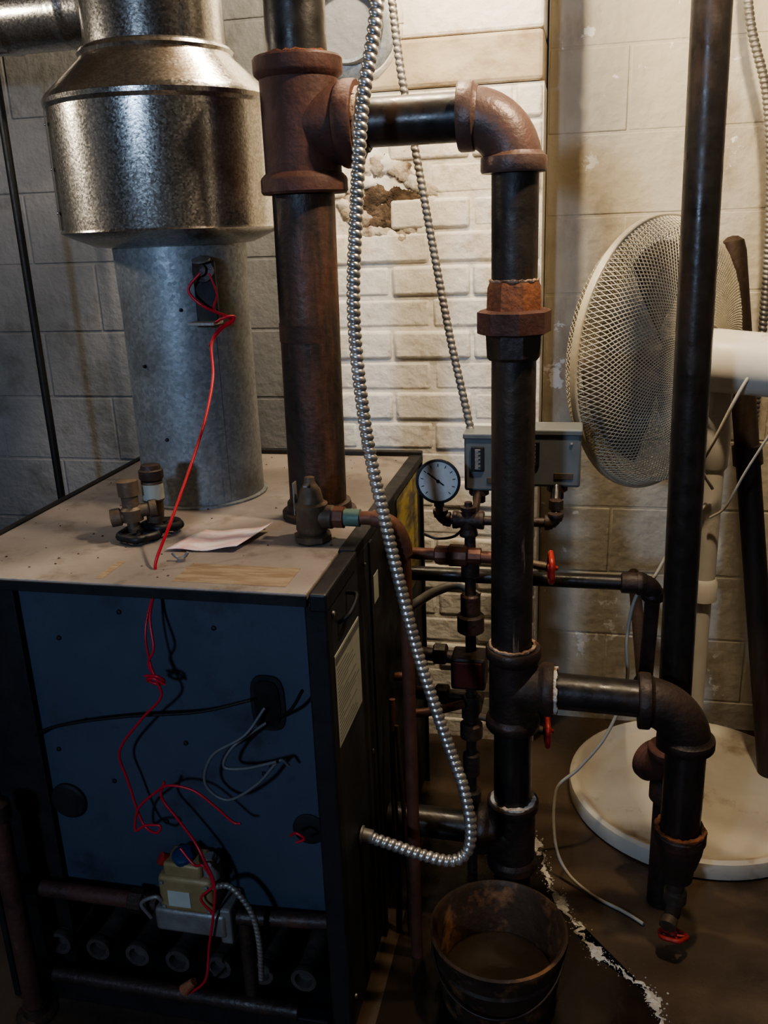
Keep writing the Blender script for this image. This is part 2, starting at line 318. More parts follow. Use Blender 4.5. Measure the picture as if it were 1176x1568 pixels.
for _ in range(90):
    cx_,cy_=random.uniform(bx0+.03,bx1-.05),random.uniform(by0+.02,by1-.05); r=random.uniform(.001,.0035); k=len(vs); a0=random.random()*6
    for i in range(5):
        t=a0+2*math.pi*i/5; vs.append((cx_+r*math.cos(t),cy_+r*math.sin(t),bz))
    vs.append((cx_,cy_,bz+r*.8)); fs+=[(k+i,k+(i+1)%5,k+5) for i in range(5)]
mk('grit',B,vs,fs,m_fitdk,smooth=False)
# ------------------------------------------------------------------ flue + draft hood
D=group('draft_hood_flue',(-.82,1.775,.95))
lathe('flue_pipe',D,(-.82,1.775,.95),(0,0,1),[(0,.14),(.004,.14),(.006,.132),(.40,.132),(.54,.136)],m_galv2,64)
lathe('hood_body',D,(-.828,1.775,0),(0,0,1),[(1.480,.136),(1.483,.16),(1.500,.200),(1.507,.216),(1.511,.223),(1.516,.2205),(1.735,.219),(1.742,.224),(1.75,.225),(1.757,.221),(1.762,.217),(1.822,.150),(1.828,.147),(1.834,.15),(1.84,.146),(1.845,.136),(1.99,.132),(1.995,.137),(2.0,.132),(2.3,.130),(H,.130)],m_galv,96,ang=28)
vs=[]
for z in (1.518,1.737):
    for k in range(5):
        t=math.radians(214+k*1.6); vs.append((-.828+.2232*math.cos(t),1.775+.2232*math.sin(t),z))
mk('hood_seam_strip',D,vs,[(k,k+1,k+6,k+5) for k in range(4)],m_galv)
for k in range(3):
    t=math.radians(214); lathe('seam_rivet_%d'%k,D,(-.828+.221*math.cos(t),1.775+.221*math.sin(t),1.55+k*.08),(math.cos(t),math.sin(t),0),[(0,.004),(.003,.003),(.004,0)],m_galv,10)
vs=[]
for z in (.96,1.47):
    for k in range(4):
        t=math.radians(-48+k*2); vs.append((-.82+.1335*math.cos(t),1.775+.1335*math.sin(t),z))
mk('flue_seam',D,vs,[(k,k+1,k+5,k+4) for k in range(3)],m_galv2)
box('switch_bracket',D,(-.745,1.655,1.335),(-.70,1.668,1.45),m_blk,.003)
lathe('spill_switch',D,(-.722,1.662,1.432),(0,-1,.15),[(0,.022),(.01,.022),(.012,.012),(.022,.011),(.024,0)],m_fitdk,24)
lathe('switch_cap',D,(-.722,1.65,1.452),(0,-.3,1),[(0,.018),(.004,.018),(.007,.008),(.012,0)],m_alu,24)
box('bracket_foot',D,(-.75,1.62,1.332),(-.695,1.668,1.338),m_alu,.001)
for k,(t,z) in enumerate([(-110,1.25),(-95,1.1),(-70,1.36)]):
    t=math.radians(t); lathe('flue_screw_%d'%k,D,(-.82+.132*math.cos(t),1.775+.132*math.sin(t),z),(math.cos(t),math.sin(t),0),[(0,.004),(.005,.003),(.006,0)],m_blk,8)
U=group('vent_duct',(-1.5,2.15,2.0))
sweep('duct_tube',U,resample(crom([(-2.45,2.06,2.0),(-1.9,2.06,2.0),(-1.05,2.06,2.0)],30),.01),lambda s,t:.085*(1+(.035 if (s%.16)<.02 else 0)),m_galv,seg=40,ang=30)
lathe('duct_collar',U,(-1.1,2.06,2.0),(1,0,0),[(0,.088),(.02,.095),(.04,.088),(.25,.088)],m_galv,40)
T=group('wall_thimble',(-.60,2.35,1.98))
lathe('thimble_collar',T,(-.585,YP,1.97),(0,-1,0),[(0,.12),(.012,.12),(.016,.115),(.018,.087),(.05,.085),(.05,.077),(.02,.075)],m_galv2,48)
lathe('thimble_cap',T,(-.585,YP-.025,1.97),(0,-1,0),[(0,.076),(.003,.076),(.006,.02),(.008,0)],m_wallL,48)
ring('plaster_bead',T,(-.585,YP-.004,1.97),(0,-1,0),.124,.012,m_brick)
# ------------------------------------------------------------------ steam header
yr=1.64
P=group('steam_riser_pipe',(-.51,yr,.95))
lathe('floor_flange',P,(-.512,yr,.95),(0,0,1),[(0,.075),(.012,.075),(.015,.066),(.03,.064),(.032,.057)],m_fitdk)
pipe('riser_lower',P,(-.514,yr,.96),(-.506,yr,1.575),.057,m_riser,48)
pipe('riser_rust_band',P,(-.5105,yr,1.30),(-.510,yr,1.333),.0576,m_fit,48)
pipe('riser_upper',P,(-.503,yr,1.77),(-.50,yr,H),.053,m_black,48)
tee('header_tee',P,(-.503,yr,1.675),(0,0,1),(1,0,0),.069,.112,.105,m_fit,wb=.028,nb=.064)
ring('tee_rust_bead',P,(-.503,yr,1.789),(0,0,1),.057,.004,m_org)
ring('branch_rust_bead',P,(-.396,yr,1.675),(1,0,0),.056,.005,m_dopetan)
lathe('branch_bushing',P,(-.40,yr,1.675),(1,0,0),[(0,.062),(.01,.060),(.012,.05),(.022,.048)],m_fitdk,8)
Q=group('equalizer_pipe_run',(-.125,yr,.6))
cx=-.124
pipe('header_branch',Q,(-.41,yr,1.675),(-.19,yr,1.675),.0405,m_black,40)
elbow('top_elbow',Q,(cx-.003,yr,1.675),(-1,0,0),(0,0,-1),.049,.082,m_fitgr,wb=.026)
pipe('upper_nipple',Q,(cx,yr,1.385),(cx,yr,1.61),.041,m_pipe2,40)
lathe('union_upper',Q,(cx,yr,1.345),(0,0,1),[(0,.052),(.045,.050),(.055,.046),(.056,.04)],m_orgdk,8,phase=.39)
lathe('union_nut',Q,(cx,yr,1.308),(0,0,1),[(0,.06),(.003,.067),(.040,.067),(.044,.06)],m_fit,8,phase=.2,ang=20)
lathe('union_lower',Q,(cx,yr,1.262),(0,0,1),[(0,.046),(.006,.051),(.046,.053)],m_fitdk,8,phase=.39,ang=20)
ring('union_bead',Q,(cx,yr,1.402),(0,0,1),.042,.003,m_dopetan)
pipe('middle_pipe',Q,(cx,yr,.66),(cx,yr,1.275),.041,m_pipe2,40)
tee('lower_tee',Q,(-.120,yr,.590),(0,0,1),(1,0,0),.049,.092,.082,m_fitdk,wb=.022)
ring('tee_top_bead',Q,(cx+.002,yr,.685),(0,0,1),.0445,.004,m_dopetan)
ring('tee_side_bead',Q,(-.036,yr,.588),(1,0,0),.043,.0065,m_dope)
pipe('lower_nipple',Q,(-.119,yr,.30),(-.119,yr,.51),.040,m_black,40)
ring('lower_dope',Q,(-.118,yr,.318),(0,0,1),.044,.007,m_dope)
tee('return_tee',Q,(-.118,yr,.235),(0,0,1),(-1,0,0),.048,.085,.075,m_fitdk,wb=.02)
pipe('tail_pipe',Q,(-.118,yr,0),(-.118,yr,.16),.040,m_fitdk,32)
pipe('return_pipe',Q,(bx1-.006,yr,.24),(-.18,yr,.235),.034,m_black,32)
pipe('right_nipple',Q,(-.045,yr,.588),(.16,yr,.582),.037,m_black,40)
ring('right_dope',Q,(.136,yr,.583),(1,0,0),.040,.0045,m_dope)
elbow('right_elbow',Q,(.225,yr,.58),(-1,0,0),(0,0,-1),.049,.086,m_fitdk,wb=.022)
pipe('drop_pipe',Q,(.227,yr,.26),(.227,yr,.50),.040,m_black,40)
lathe('reducer',Q,(.228,yr,.285),(0,0,-1),[(0,.042),(0,.05),(.004,.053),(.022,.053),(.026,.05),(.05,.047),(.085,.038),(.09,.034),(.12,.032),(.122,.02)],m_fitdk,40)
ring('reducer_bead',Q,(.228,yr,.287),(0,0,1),.047,.0055,m_org)
lathe('drain_valve_body',Q,(.228,yr,.165),(0,0,-1),[(0,.018),(.03,.018),(.035,.024),(.06,.024),(.065,.016),(.10,.014)],m_bronze,20)
lathe('drain_spout',Q,(.228,yr,.10),(-.3,-.9,-.3),[(0,.015),(.04,.014),(.042,.018),(.06,.018)],m_bronze,20)
def handwheel(name,parent,c,d,r,material,rw=.006):
    x,y,dd=frame(d); c=V(c); n=40
    path=[c+(x*math.cos(t)+y*math.sin(t))*r*(1+.07*math.cos(5*t)) for t in [2*math.pi*i/n for i in range(n+1)]]
    sweep(name+'_rim',parent,path,rw,material,seg=10)
    for k in range(5):
        t=2*math.pi*k/5; wire(name+'_spoke_%d'%k,parent,[c,c+(x*math.cos(t)+y*math.sin(t))*r*.5,c+(x*math.cos(t)+y*math.sin(t))*r],rw*.7,material,2)
    lathe(name+'_hub',parent,c-dd*.008,dd,[(0,.009),(.016,.009),(.018,.005),(.022,.004)],material,16)
handwheel('drain_wheel',Q,(.224,1.60,.048),(0,.35,1),.027,m_redv,.005)
pipe('drain_stem',Q,(.227,1.63,.075),(.224,1.60,.05),.006,m_bronze,12)
K=group('vertical_drain_pipe',(.2,1.76,0))
pipe('long_pipe',K,(.214,1.755,.40),(.182,1.755,H),.0335,m_black,40)
elbow('bottom_elbow',K,(.212,1.755,.34),(0,0,1),(-.55,.835,0),.042,.06,m_fit,wb=.018)
lathe('lower_stub',K,(.212,1.755,.33),(0,0,-1),[(0,.03),(.02,.04),(.05,.04),(.06,.03),(.2,.03),(.33,.03)],m_fitdk,32)
# ------------------------------------------------------------------ conduits
C1=group('armored_cable',(-.35,1.48,1.2))
flexcond('flex_armor',C1,[(-.29,1.53,2.49),(-.305,1.515,2.1),(-.3257,1.50,1.833),(-.352,1.48,1.68),(-.3676,1.47,1.51),(-.375,1.46,1.39),(-.373,1.46,1.279),(-.36,1.46,1.14),(-.3355,1.46,1.0),(-.310,1.46,.87),(-.283,1.46,.745),(-.252,1.455,.64),(-.223,1.45,.548),(-.197,1.435,.48),(-.182,1.42,.405),(-.188,1.41,.355),(-.218,1.40,.338),(-.27,1.39,.352),(-.33,1.382,.375),(-.375,1.378,.39)],.0118,.0125,m_conduit)
lathe('conduit_connector',C1,(bx1,1.378,.393),(1,0,-.12),[(0,.018),(.004,.018),(.005,.014),(.022,.0135),(.024,.012)],m_alu,12)
C2=group('control_conduit',(-.33,1.95,1.5))
flexcond('flex_armor',C2,[(-.46,2.06,2.49),(-.43,2.02,2.15),(-.404,2.0,1.941),(-.385,1.98,1.80),(-.353,1.97,1.626),(-.318,1.95,1.44),(-.2826,1.93,1.263),(-.255,1.91,1.15),(-.236,1.9,1.07)],.0090,.013,m_conduit2)
C3=group('wall_conduit',(.4,2.35,1.6))
flexcond('flex_armor',C3,[(.30,2.44,2.49),(.325,2.44,2.15),(.35,2.42,1.93),(.40,2.4,1.75),(.425,2.38,1.5),(.43,2.36,1.15),(.43,2.38,.8)],.011,.012,m_conduit2)
# ------------------------------------------------------------------ pressure controls
for nm,x0,x1,wx in (('pressure_control',-.245,-.14,-.215),('pressure_control',-.118,.002,-.098)):
    G=group(nm,((x0+x1)/2,1.88,1.0))
    z0,z1=(.945,1.073) if x0<-.2 else (.958,1.083)
    box('case',G,(x0,1.85,z0),(x1,1.925,z1),m_grey,.006,smooth=True,seg=3)
    box('cover_lip',G,(x0-.002,1.846,z1-.012),(x1+.002,1.928,z1+.001),m_grey,.003)
    box('scale_window_frame',G,(wx-.014,1.845,z0+.045),(wx+.014,1.851,z0+.100),m_blk,.002)
    box('scale_plate',G,(wx-.006,1.8435,z0+.05),(wx+.006,1.846,z0+.095),m_wallL,.001)
    for k in range(5): box('scale_tick_%d'%k,G,(wx+.002,1.8428,z0+.054+k*.009),(wx+.006,1.8436,z0+.056+k*.009),m_void,0)
    box('nameplate',G,(x1-.055,1.848,z0+.018),(x1-.015,1.8502,z0+.032),m_bronze,.001)
    lathe('cover_screw',G,(x1-.02,1.85,z1-.03),(0,-1,0),[(0,.004),(.003,.003),(.004,0)],m_alu,10)
    sx=x0+.03 if x0<-.2 else x0+.072
    lathe('siphon_nut',G,(sx,1.87,z0),(0,0,-1),[(0,.022),(.012,.022),(.014,.014),(.03,.014)],m_fitdk,8)
Mf=group('gauge_manifold',(-.2,1.78,.9))
ym=1.785; zc=.900
pipe('manifold_pipe',Mf,(-.28,ym,zc),(-.045,ym,zc),.010,m_fitdk,16)
tee('cross_tee',Mf,(-.228,ym,zc),(1,0,0),(0,0,-1),.017,.033,.035,m_fitdk,wb=.009)
lathe('cross_plug',Mf,(-.228,ym,zc),(0,0,1),[(0,.014),(.02,.014),(.022,.017),(.03,.017),(.031,.009),(.04,.008)],m_fitdk,16)
elbow('left_elbow',Mf,(-.288,ym,zc),(1,0,0),(0,0,1),.014,.018,m_fitdk,wb=.008)
elbow('right_elbow',Mf,(-.046,ym,zc),(-1,0,0),(0,0,1),.014,.018,m_fitdk,wb=.008)
pipe('right_up',Mf,(-.046,ym,.91),(-.046,1.85,.96),.009,m_black,16)
pipe('left_up',Mf,(-.215,ym,.91),(-.215,1.87,.945),.008,m_black,16)
lathe('coil_nut',Mf,(-.046,1.80,.925),(0,0,1),[(0,.015),(.02,.015),(.021,.01)],m_fitdk,6)
pipe('down_leg',Mf,(-.225,ym,.0),(-.225,ym,.88),.012,m_fitdk,24)
for z,r,h in ((.80,.020,.03),(.70,.022,.03),(.66,.03,.022),(.45,.022,.03),(.39,.026,.02),(.30,.02,.03),(.2,.022,.03)):
    lathe('leg_fitting_%d'%int(z*100),Mf,(-.225,ym,z-h),(0,0,1),[(0,r*.8),(.004,r),(2*h-.004,r),(2*h,r*.8)],m_fitdk,16)
box('junction_block',Mf,(-.264,1.735,.518),(-.188,1.80,.596),m_fitdk,.006)
box('junction_plate',Mf,(-.257,1.730,.527),(-.195,1.736,.588),m_redbk,.002)
pipe('brass_feed',Mf,(bx1-.005,1.77,.826),(-.16,1.77,.822),.013,m_copper,24)
lathe('brass_coupling',Mf,(-.30,1.77,.824),(1,0,0),[(0,.015),(.003,.020),(.03,.020),(.033,.024),(.07,.024),(.074,.018),(.1,.018)],m_copper,10)
lathe('brass_coupling_small',Mf,(-.375,1.77,.826),(1,0,0),[(0,.018),(.02,.018),(.022,.013)],m_copper,12)
pipe('upper_glass_arm',Mf,(-.225,ym,.825),(-.06,1.75,.815),.009,m_bronze,16)
pipe('lower_glass_arm',Mf,(-.225,ym,.43),(-.06,1.75,.425),.009,m_bronze,16)
handwheel('upper_glass_valve',Mf,(-.052,1.75,.812),(1,.12,0),.030,m_redv)
handwheel('lower_glass_valve',Mf,(-.052,1.75,.425),(1,.12,0),.032,m_redv)
wire('gauge_lead',Mf,[(-.33,1.80,.86),(-.30,1.80,.85),(-.26,1.79,.86),(-.235,1.79,.885)],.003,m_rod)
for z,y in ((.52,1.9),(.40,1.92)):
    pipe('rear_pipe_%d'%int(z*100),Mf,(bx1,y,z),(-.225,y,z-.01),.016,m_fitdk,20)
    lathe('rear_union_%d'%int(z*100),Mf,(-.33,y,z),(1,0,0),[(0,.02),(.004,.026),(.03,.026),(.034,.02)],m_fitdk,8)
    pipe('rear_link_%d'%int(z*100),Mf,(-.225,ym,z-.01),(-.225,y+.015,z-.01),.014,m_fitdk,16)
Gg=group('pressure_gauge',(-.288,1.76,.99))
gd=V((.02,-1,.10)).normalized(); gc=V((-.288,1.775,.990))
lathe('case',Gg,gc,gd,[(0,.03),(.003,.043),(.014,.045),(.018,.0475),(.022,.0465),(.0225,.042),(.012,.0415)],m_blk,40)
lathe('dial_face',Gg,gc+gd*.0165,gd,[(0,.0415),(.0012,.0415)],m_face,40)
gx,gy,_=frame(gd)
for k in range(11):
    t=math.radians(-45+k*27); o=gx*math.cos(t)+gy*math.sin(t)
    pipe('tick_%d'%k,Gg,gc+gd*.0180+o*.031,gc+gd*.0180+o*.037,.0008,m_void,6)
pipe('needle',Gg,gc+gd*.0195+V((.012,0,-.008)),gc+gd*.0195+V((-.022,0,.018)),.0013,m_void,6)
lathe('needle_hub',Gg,gc+gd*.0175,gd,[(0,.004),(.003,.003)],m_void,12)
lathe('threaded_stem',Gg,(-.288,1.768,.947),(0,0,-1),[(0,.011),(.012,.011),(.013,.008),(.03,.008)],m_bronze,8)
R2=group('condensate_return_pipe',(0,1.85,.75))
pipe('long_run',R2,(bx1-.005,1.86,.742),(.11,1.86,.742),.0165,m_black,28)
lathe('run_coupling',R2,(.095,1.86,.742),(1,0,0),[(0,.018),(.003,.023),(.035,.023),(.04,.018)],m_fitdk,20)
elbow('side_elbow',R2,(.165,1.86,.742),(-1,0,0),(0,.2,-.98),.022,.03,m_fitdk,wb=.012)
pipe('drop_leg',R2,(.165,1.866,.72),(.165,1.93,.46),.0165,m_fitdk,20)
elbow('lower_elbow',R2,(.165,1.935,.44),(0,-.2,.98),(0,.98,.2),.021,.03,m_fitdk,wb=.012)
pipe('rear_run',R2,(.165,1.96,.445),(.165,2.53,.50),.0165,m_fitdk,20)
wire('loop_tube',R2,[(bx1,1.95,.62),(-.33,1.95,.66),(-.27,1.95,.68),(-.225,1.93,.66)],.012,m_alu)
Rv=group('relief_valve',(-.478,1.48,.95))
rx,ry=-.480,1.485
lathe('base_nut',Rv,(rx,ry,.95),(0,0,1),[(0,.030),(.004,.036),(.014,.036),(.018,.026)],m_bronze,8)
lathe('body',Rv,(rx,ry,.965),(0,0,1),[(0,.024),(.01,.030),(.045,.028),(.05,.031),(.058,.031),(.062,.024),(.085,.019),(.095,.012),(.1,.010),(.108,.009),(.11,0)],m_bronze,28)
box('test_lever',Rv,(rx-.004,ry-.028,1.06),(rx+.004,ry+.02,1.064),m_alu,.001)
box('lever_drop',Rv,(rx-.032,ry-.006,1.0),(rx-.029,ry+.012,1.062),m_alu,.001)
lathe('outlet_boss',Rv,(rx,ry,.998),(1,0,0),[(0,.022),(.04,.022),(.044,.019)],m_bronze,24)
lathe('male_adapter',Rv,(rx+.042,ry,.998),(1,0,0),[(0,.014),(.002,.021),(.02,.021),(.022,.015)],m_copper,8)
lathe('verdigris_sleeve',Rv,(rx+.062,ry,.998),(1,0,0),[(0,.016),(.03,.0165),(.032,.012)],m_green,20)
sweep('discharge_pipe',Rv,crom([(rx+.08,ry,.998),(-.37,ry,.998),(-.345,ry,.995),(-.325,1.49,.98),(-.313,1.497,.95),(-.311,1.5,.90),(-.310,1.5,.6),(-.31,1.5,.3),(-.31,1.5,.0)],8),.0125,m_copper,seg=20)
sweep('elbow_sleeve',Rv,crom([(-.365,ry,.9985),(-.345,ry,.995),(-.325,1.49,.98),(-.313,1.497,.95),(-.311,1.5,.925)],6),.0155,m_copper,seg=20)
Cp=group('copper_return_pipe',(-.35,1.5,.4))
sweep('lower_copper',Cp,crom([(bx1+.006,1.70,.56),(-.36,1.70,.56),(-.352,1.70,.54),(-.352,1.70,.1),(-.352,1.70,0)],8),.010,m_copper,seg=16)
sweep('cross_copper',Cp,crom([(-.352,1.70,.47),(-.30,1.72,.47),(-.24,1.76,.47)],6),.010,m_copper,seg=16)
lathe('sweat_tee',Cp,(-.352,1.70,.44),(0,0,1),[(0,.013),(.06,.013)],m_copper,16)
wire('corroded_tube',Cp,[(-.362,1.56,.0),(-.36,1.57,.15),(-.366,1.58,.28),(-.37,1.60,.40),(-.372,1.62,.55)],.007,m_fit)
wire('corroded_tube_b',Cp,[(-.335,1.55,.0),(-.338,1.56,.2),(-.36,1.60,.5)],.005,m_fitdk)
# ------------------------------------------------------------------ stuff on boiler top
Fv=group('bronze_valve_fitting',(-.82,1.47,.95))
handwheel('black_wheel',Fv,(-.815,1.455,.962),(0,0,1),.035,m_blk,.008)
handwheel('black_wheel_rear',Fv,(-.79,1.50,.966),(0,.1,1),.034,m_blk,.008)
lathe('valve_stem',Fv,(-.825,1.455,.965),(-.05,.03,1),[(0,.012),(.02,.012),(.022,.02),(.045,.022),(.05,.016),(.07,.016),(.072,.02),(.10,.02),(.102,.014)],m_bronze,16)
lathe('valve_arm',Fv,(-.825,1.455,1.0),(-.9,-.45,-.1),[(0,.013),(.02,.013),(.022,.017),(.04,.017),(.041,.011)],m_bronze,16)
lathe('valve_arm_b',Fv,(-.825,1.455,1.005),(.8,.5,.05),[(0,.013),(.03,.013),(.032,.017),(.045,.017)],m_bronze,16)
lathe('capped_cylinder',Fv,(-.80,1.495,.965),(0,.03,1),[(0,.015),(.03,.018),(.05,.018),(.052,.021),(.09,.021)],m_bronze,20)
lathe('white_tag_band',Fv,(-.80,1.496,1.02),(0,.03,1),[(0,.0215),(.03,.0215)],m_lab,20)
lathe('cylinder_cap',Fv,(-.80,1.498,1.058),(0,.03,1),[(0,.0215),(.004,.0235),(.018,.0235),(.02,.02),(.028,.018),(.03,.0)],m_fitdk,20)
Pp=group('paper_leaflet',(-.65,1.45,.95))
vs=[];fs=[];nx,ny=12,8
o=V((-.735,1.395,.953)); ex=V((.135,.012,0)); ey=V((.03,.115,0))
for j in range(ny+1):
    for i in range(nx+1):
        u,v=i/nx,j/ny; p=o+ex*u+ey*v; p.z+=.010*(max(0,u-.45)**2)*6*(.4+v*.6)+.002*math.sin(u*9+v*3)+.002
        vs.append(p)
for j in range(ny):
    for i in range(nx): k=j*(nx+1)+i; fs.append((k,k+1,k+nx+2,k+nx+1))
o_=mk('sheet',Pp,vs,fs,m_paper,ang=80)
sm=o_.modifiers.new('thick','SOLIDIFY'); sm.thickness=.0006
Wn=group('wing_nut',(-.70,1.36,.95))
lathe('nut',Wn,(-.685,1.355,.95),(0,0,1),[(0,.008),(.006,.008),(.008,.004)],m_alu,6)
wire('wing',Wn,[(-.70,1.352,.966),(-.692,1.354,.957),(-.68,1.356,.957),(-.672,1.358,.966)],.003,m_alu,4)
# ------------------------------------------------------------------ red wire
W=group('red_wire',(-.7,1.3,.95))
wire('upper_run',W,[(-.722,1.64,1.43),(-.745,1.63,1.40),(-.72,1.63,1.37),(-.677,1.65,1.345),(-.668,1.65,1.338),(-.69,1.63,1.32),(-.70,1.61,1.295),(-.690,1.58,1.24),(-.684,1.52,1.18),(-.685,1.46,1.125),(-.692,1.40,1.065),(-.700,1.345,1.01),(-.712,1.315,.965),(-.714,1.31,.94)],.0028,m_red,10)
wire('upper_run_twin',W,[(-.70,1.63,1.43),(-.69,1.635,1.39),(-.70,1.64,1.36),(-.672,1.655,1.342),(-.694,1.633,1.322),(-.705,1.612,1.295)],.0022,m_red,10)
wire('tie_knot',W,[(-.70,1.635,1.335),(-.68,1.63,1.345),(-.66,1.64,1.347),(-.672,1.648,1.332),(-.695,1.645,1.328)],.0026,m_red,8)
wire('front_run',W,[(-.712,1.31,.93),(-.712,1.27,.88),(-.702,1.25,.83),(-.715,1.25,.80),(-.706,1.25,.77),(-.70,1.25,.735),(-.75,1.26,.68),(-.808,1.27,.603),(-.80,1.27,.54),(-.776,1.26,.46),(-.745,1.25,.448),(-.735,1.25,.465),(-.765,1.25,.462),(-.79,1.255,.445),(-.78,1.26,.49),(-.74,1.26,.53),(-.706,1.25,.555),(-.66,1.25,.55),(-.62,1.25,.52),(-.59,1.25,.492),(-.575,1.25,.49)],.0024,m_red,10)
wire('front_twin',W,[(-.712,1.305,.93),(-.718,1.26,.86),(-.712,1.25,.80),(-.702,1.245,.775)],.002,m_red,8)
wire('front_knot',W,[(-.725,1.25,.775),(-.70,1.243,.78),(-.69,1.25,.768),(-.705,1.255,.758),(-.722,1.25,.767),(-.705,1.243,.775),(-.688,1.248,.762)],.0026,m_red,8)
wire('valve_run',W,[(-.72,1.26,.555),(-.73,1.26,.52),(-.70,1.255,.48),(-.67,1.25,.44),(-.65,1.24,.41),(-.632,1.235,.36),(-.64,1.23,.29),(-.655,1.23,.22),(-.665,1.22,.15),(-.70,1.22,.11)],.0026,m_red,10)
wire('valve_twin',W,[(-.70,1.25,.42),(-.67,1.24,.395),(-.65,1.235,.40),(-.635,1.235,.36),(-.66,1.23,.33),(-.64,1.23,.30)],.0025,m_red,8)
lathe('wire_nut',W,(-.69,1.22,.14),(-.6,-.1,-.6),[(0,.008),(.03,.012),(.032,.0)],m_org,12)
Wc=group('control_cables',(-.6,1.28,.6))
wire('long_cable',Wc,[(-1.0,1.30,.60),(-.96,1.29,.625),(-.88,1.285,.65),(-.78,1.285,.67),(-.65,1.285,.69),(-.55,1.29,.72)],.003,m_rod)
wire('loop_a',Wc,[(-.53,1.30,.70),(-.56,1.27,.66),(-.62,1.26,.62),(-.64,1.26,.56),(-.60,1.26,.53),(-.54,1.26,.57),(-.50,1.27,.615),(-.485,1.28,.60)],.0030,m_cabk)
wire('loop_b',Wc,[(-.53,1.30,.67),(-.58,1.265,.64),(-.60,1.26,.60),(-.56,1.26,.60),(-.50,1.26,.62)],.003,m_cabk)
wire('loop_c',Wc,[(-.51,1.30,.68),(-.47,1.27,.72),(-.44,1.25,.77)],.003,m_rod)
wire('pigtail',Wc,[(-.49,1.27,.46),(-.475,1.26,.475),(-.46,1.26,.465),(-.475,1.26,.455)],.0025,m_red)
flexcond('valve_flex',Wc,[(-.64,1.24,.35),(-.60,1.235,.36),(-.565,1.235,.31),(-.555,1.235,.24),(-.56,1.24,.15)],.006,.009,m_conduit2)
# ------------------------------------------------------------------ gas valve
Gv=group('gas_valve',(-.7,1.27,.3))
box('body',Gv,(-.755,1.245,.275),(-.645,1.315,.355),m_ochre,.01,smooth=True,seg=3)
box('upper_head',Gv,(-.742,1.25,.35),(-.665,1.305,.382),m_ochre,.006,smooth=True)
lathe('blue_knob',Gv,(-.706,1.272,.38),(0,-.2,1),[(0,.022),(.012,.022),(.015,.018),(.018,0)],m_bluecap,20)
lathe('side_knob',Gv,(-.742,1.27,.372),(-.6,-.5,.6),[(0,.012),(.014,.012),(.016,0)],m_redv,16)
lathe('regulator_tower',Gv,(-.655,1.275,.345),(0,0,1),[(0,.018),(.035,.018),(.038,.014),(.045,.012)],m_alu,16)
box('base_casting',Gv,(-.77,1.245,.225),(-.625,1.32,.278),m_alu,.008,smooth=True,seg=3)
box('outlet_flange',Gv,(-.64,1.25,.21),(-.615,1.315,.29),m_alu,.005)
box('info_label',Gv,(-.735,1.2435,.29),(-.69,1.2455,.325),m_lab,.0005)
for k in range(4): lathe('body_screw_%d'%k,Gv,(-.745+.09*(k%2),1.245,.287+.055*(k//2)),(0,-1,0),[(0,.005),(.003,.004),(.004,0)],m_alu,8)
pipe('gas_supply',Gv,(-1.105,1.275,.262),(-.79,1.275,.262),.0165,m_fit,28)
lathe('supply_union',Gv,(-.835,1.275,.262),(1,0,0),[(0,.018),(.004,.024),(.03,.024),(.034,.02),(.06,.018)],m_fitdk,10)
wire('pilot_tube',Gv,[(-.78,1.25,.25),(-.79,1.24,.29),(-.76,1.24,.31),(-.75,1.245,.30)],.004,m_alu)
pipe('manifold_drop',Gv,(-.60,1.28,.06),(-.60,1.28,.245),.014,m_fitdk,20)
pipe('manifold_outlet',Gv,(-.63,1.28,.25),(-.43,1.30,.25),.015,m_fitdk,20)
Lp=group('rusty_floor_pipe',(-1.04,1.2,.25))
pipe('pipe',Lp,(-1.045,1.21,0),(-1.045,1.21,.50),.02,m_fit,24)
lathe('cap',Lp,(-1.045,1.21,.47),(0,0,1),[(0,.022),(.003,.026),(.035,.026),(.038,.02),(.039,0)],m_fitdk,20)
lathe('pipe_foot',Lp,(-1.045,1.21,0),(0,0,1),[(0,.04),(.006,.04),(.01,.025),(.03,.024)],m_fitdk,20)
Rd=group('black_rod',(-1.465,2.2,1.2)); pipe('rod',Rd,(-1.465,2.2,0),(-1.47,2.2,H),.011,m_rod,16)
lathe('rod_foot',Rd,(-1.465,2.2,0),(0,0,1),[(0,.03),(.005,.03),(.01,.014),(.03,.013)],m_rod,16)
# ------------------------------------------------------------------ bucket
Bk=group('rusty_bucket',(-.128,1.436,0)); by=1.434; bx=-.130
lathe('pail',Bk,(bx,by,0),(0,0,1),[(0,.112),(.004,.115),(.012,.116),(.105,.127),(.11,.131),(.115,.127),(.152,.130),(.156,.136),(.162,.137),(.165,.132),(.157,.125),(.02,.108),(.012,.0)],m_bucket,56)
lathe('dark_water',Bk,(bx,by,.02),(0,0,1),[(0,.107),(.03,.110)],m_wet,40)
wire('bail',Bk,[(bx+.132*math.cos(t),by+.135*math.sin(t),.142-.07*math.sin(-t)) for t in [-math.pi*k/12 for k in range(13)]],.0025,m_fitdk,4)
for s in (-1,1): lathe('bail_ear_%d'%(s+1),Bk,(bx+s*.128,by,.142),(s,0,0),[(0,.014),(.006,.014),(.008,.006),(.01,0)],m_bucket,16)
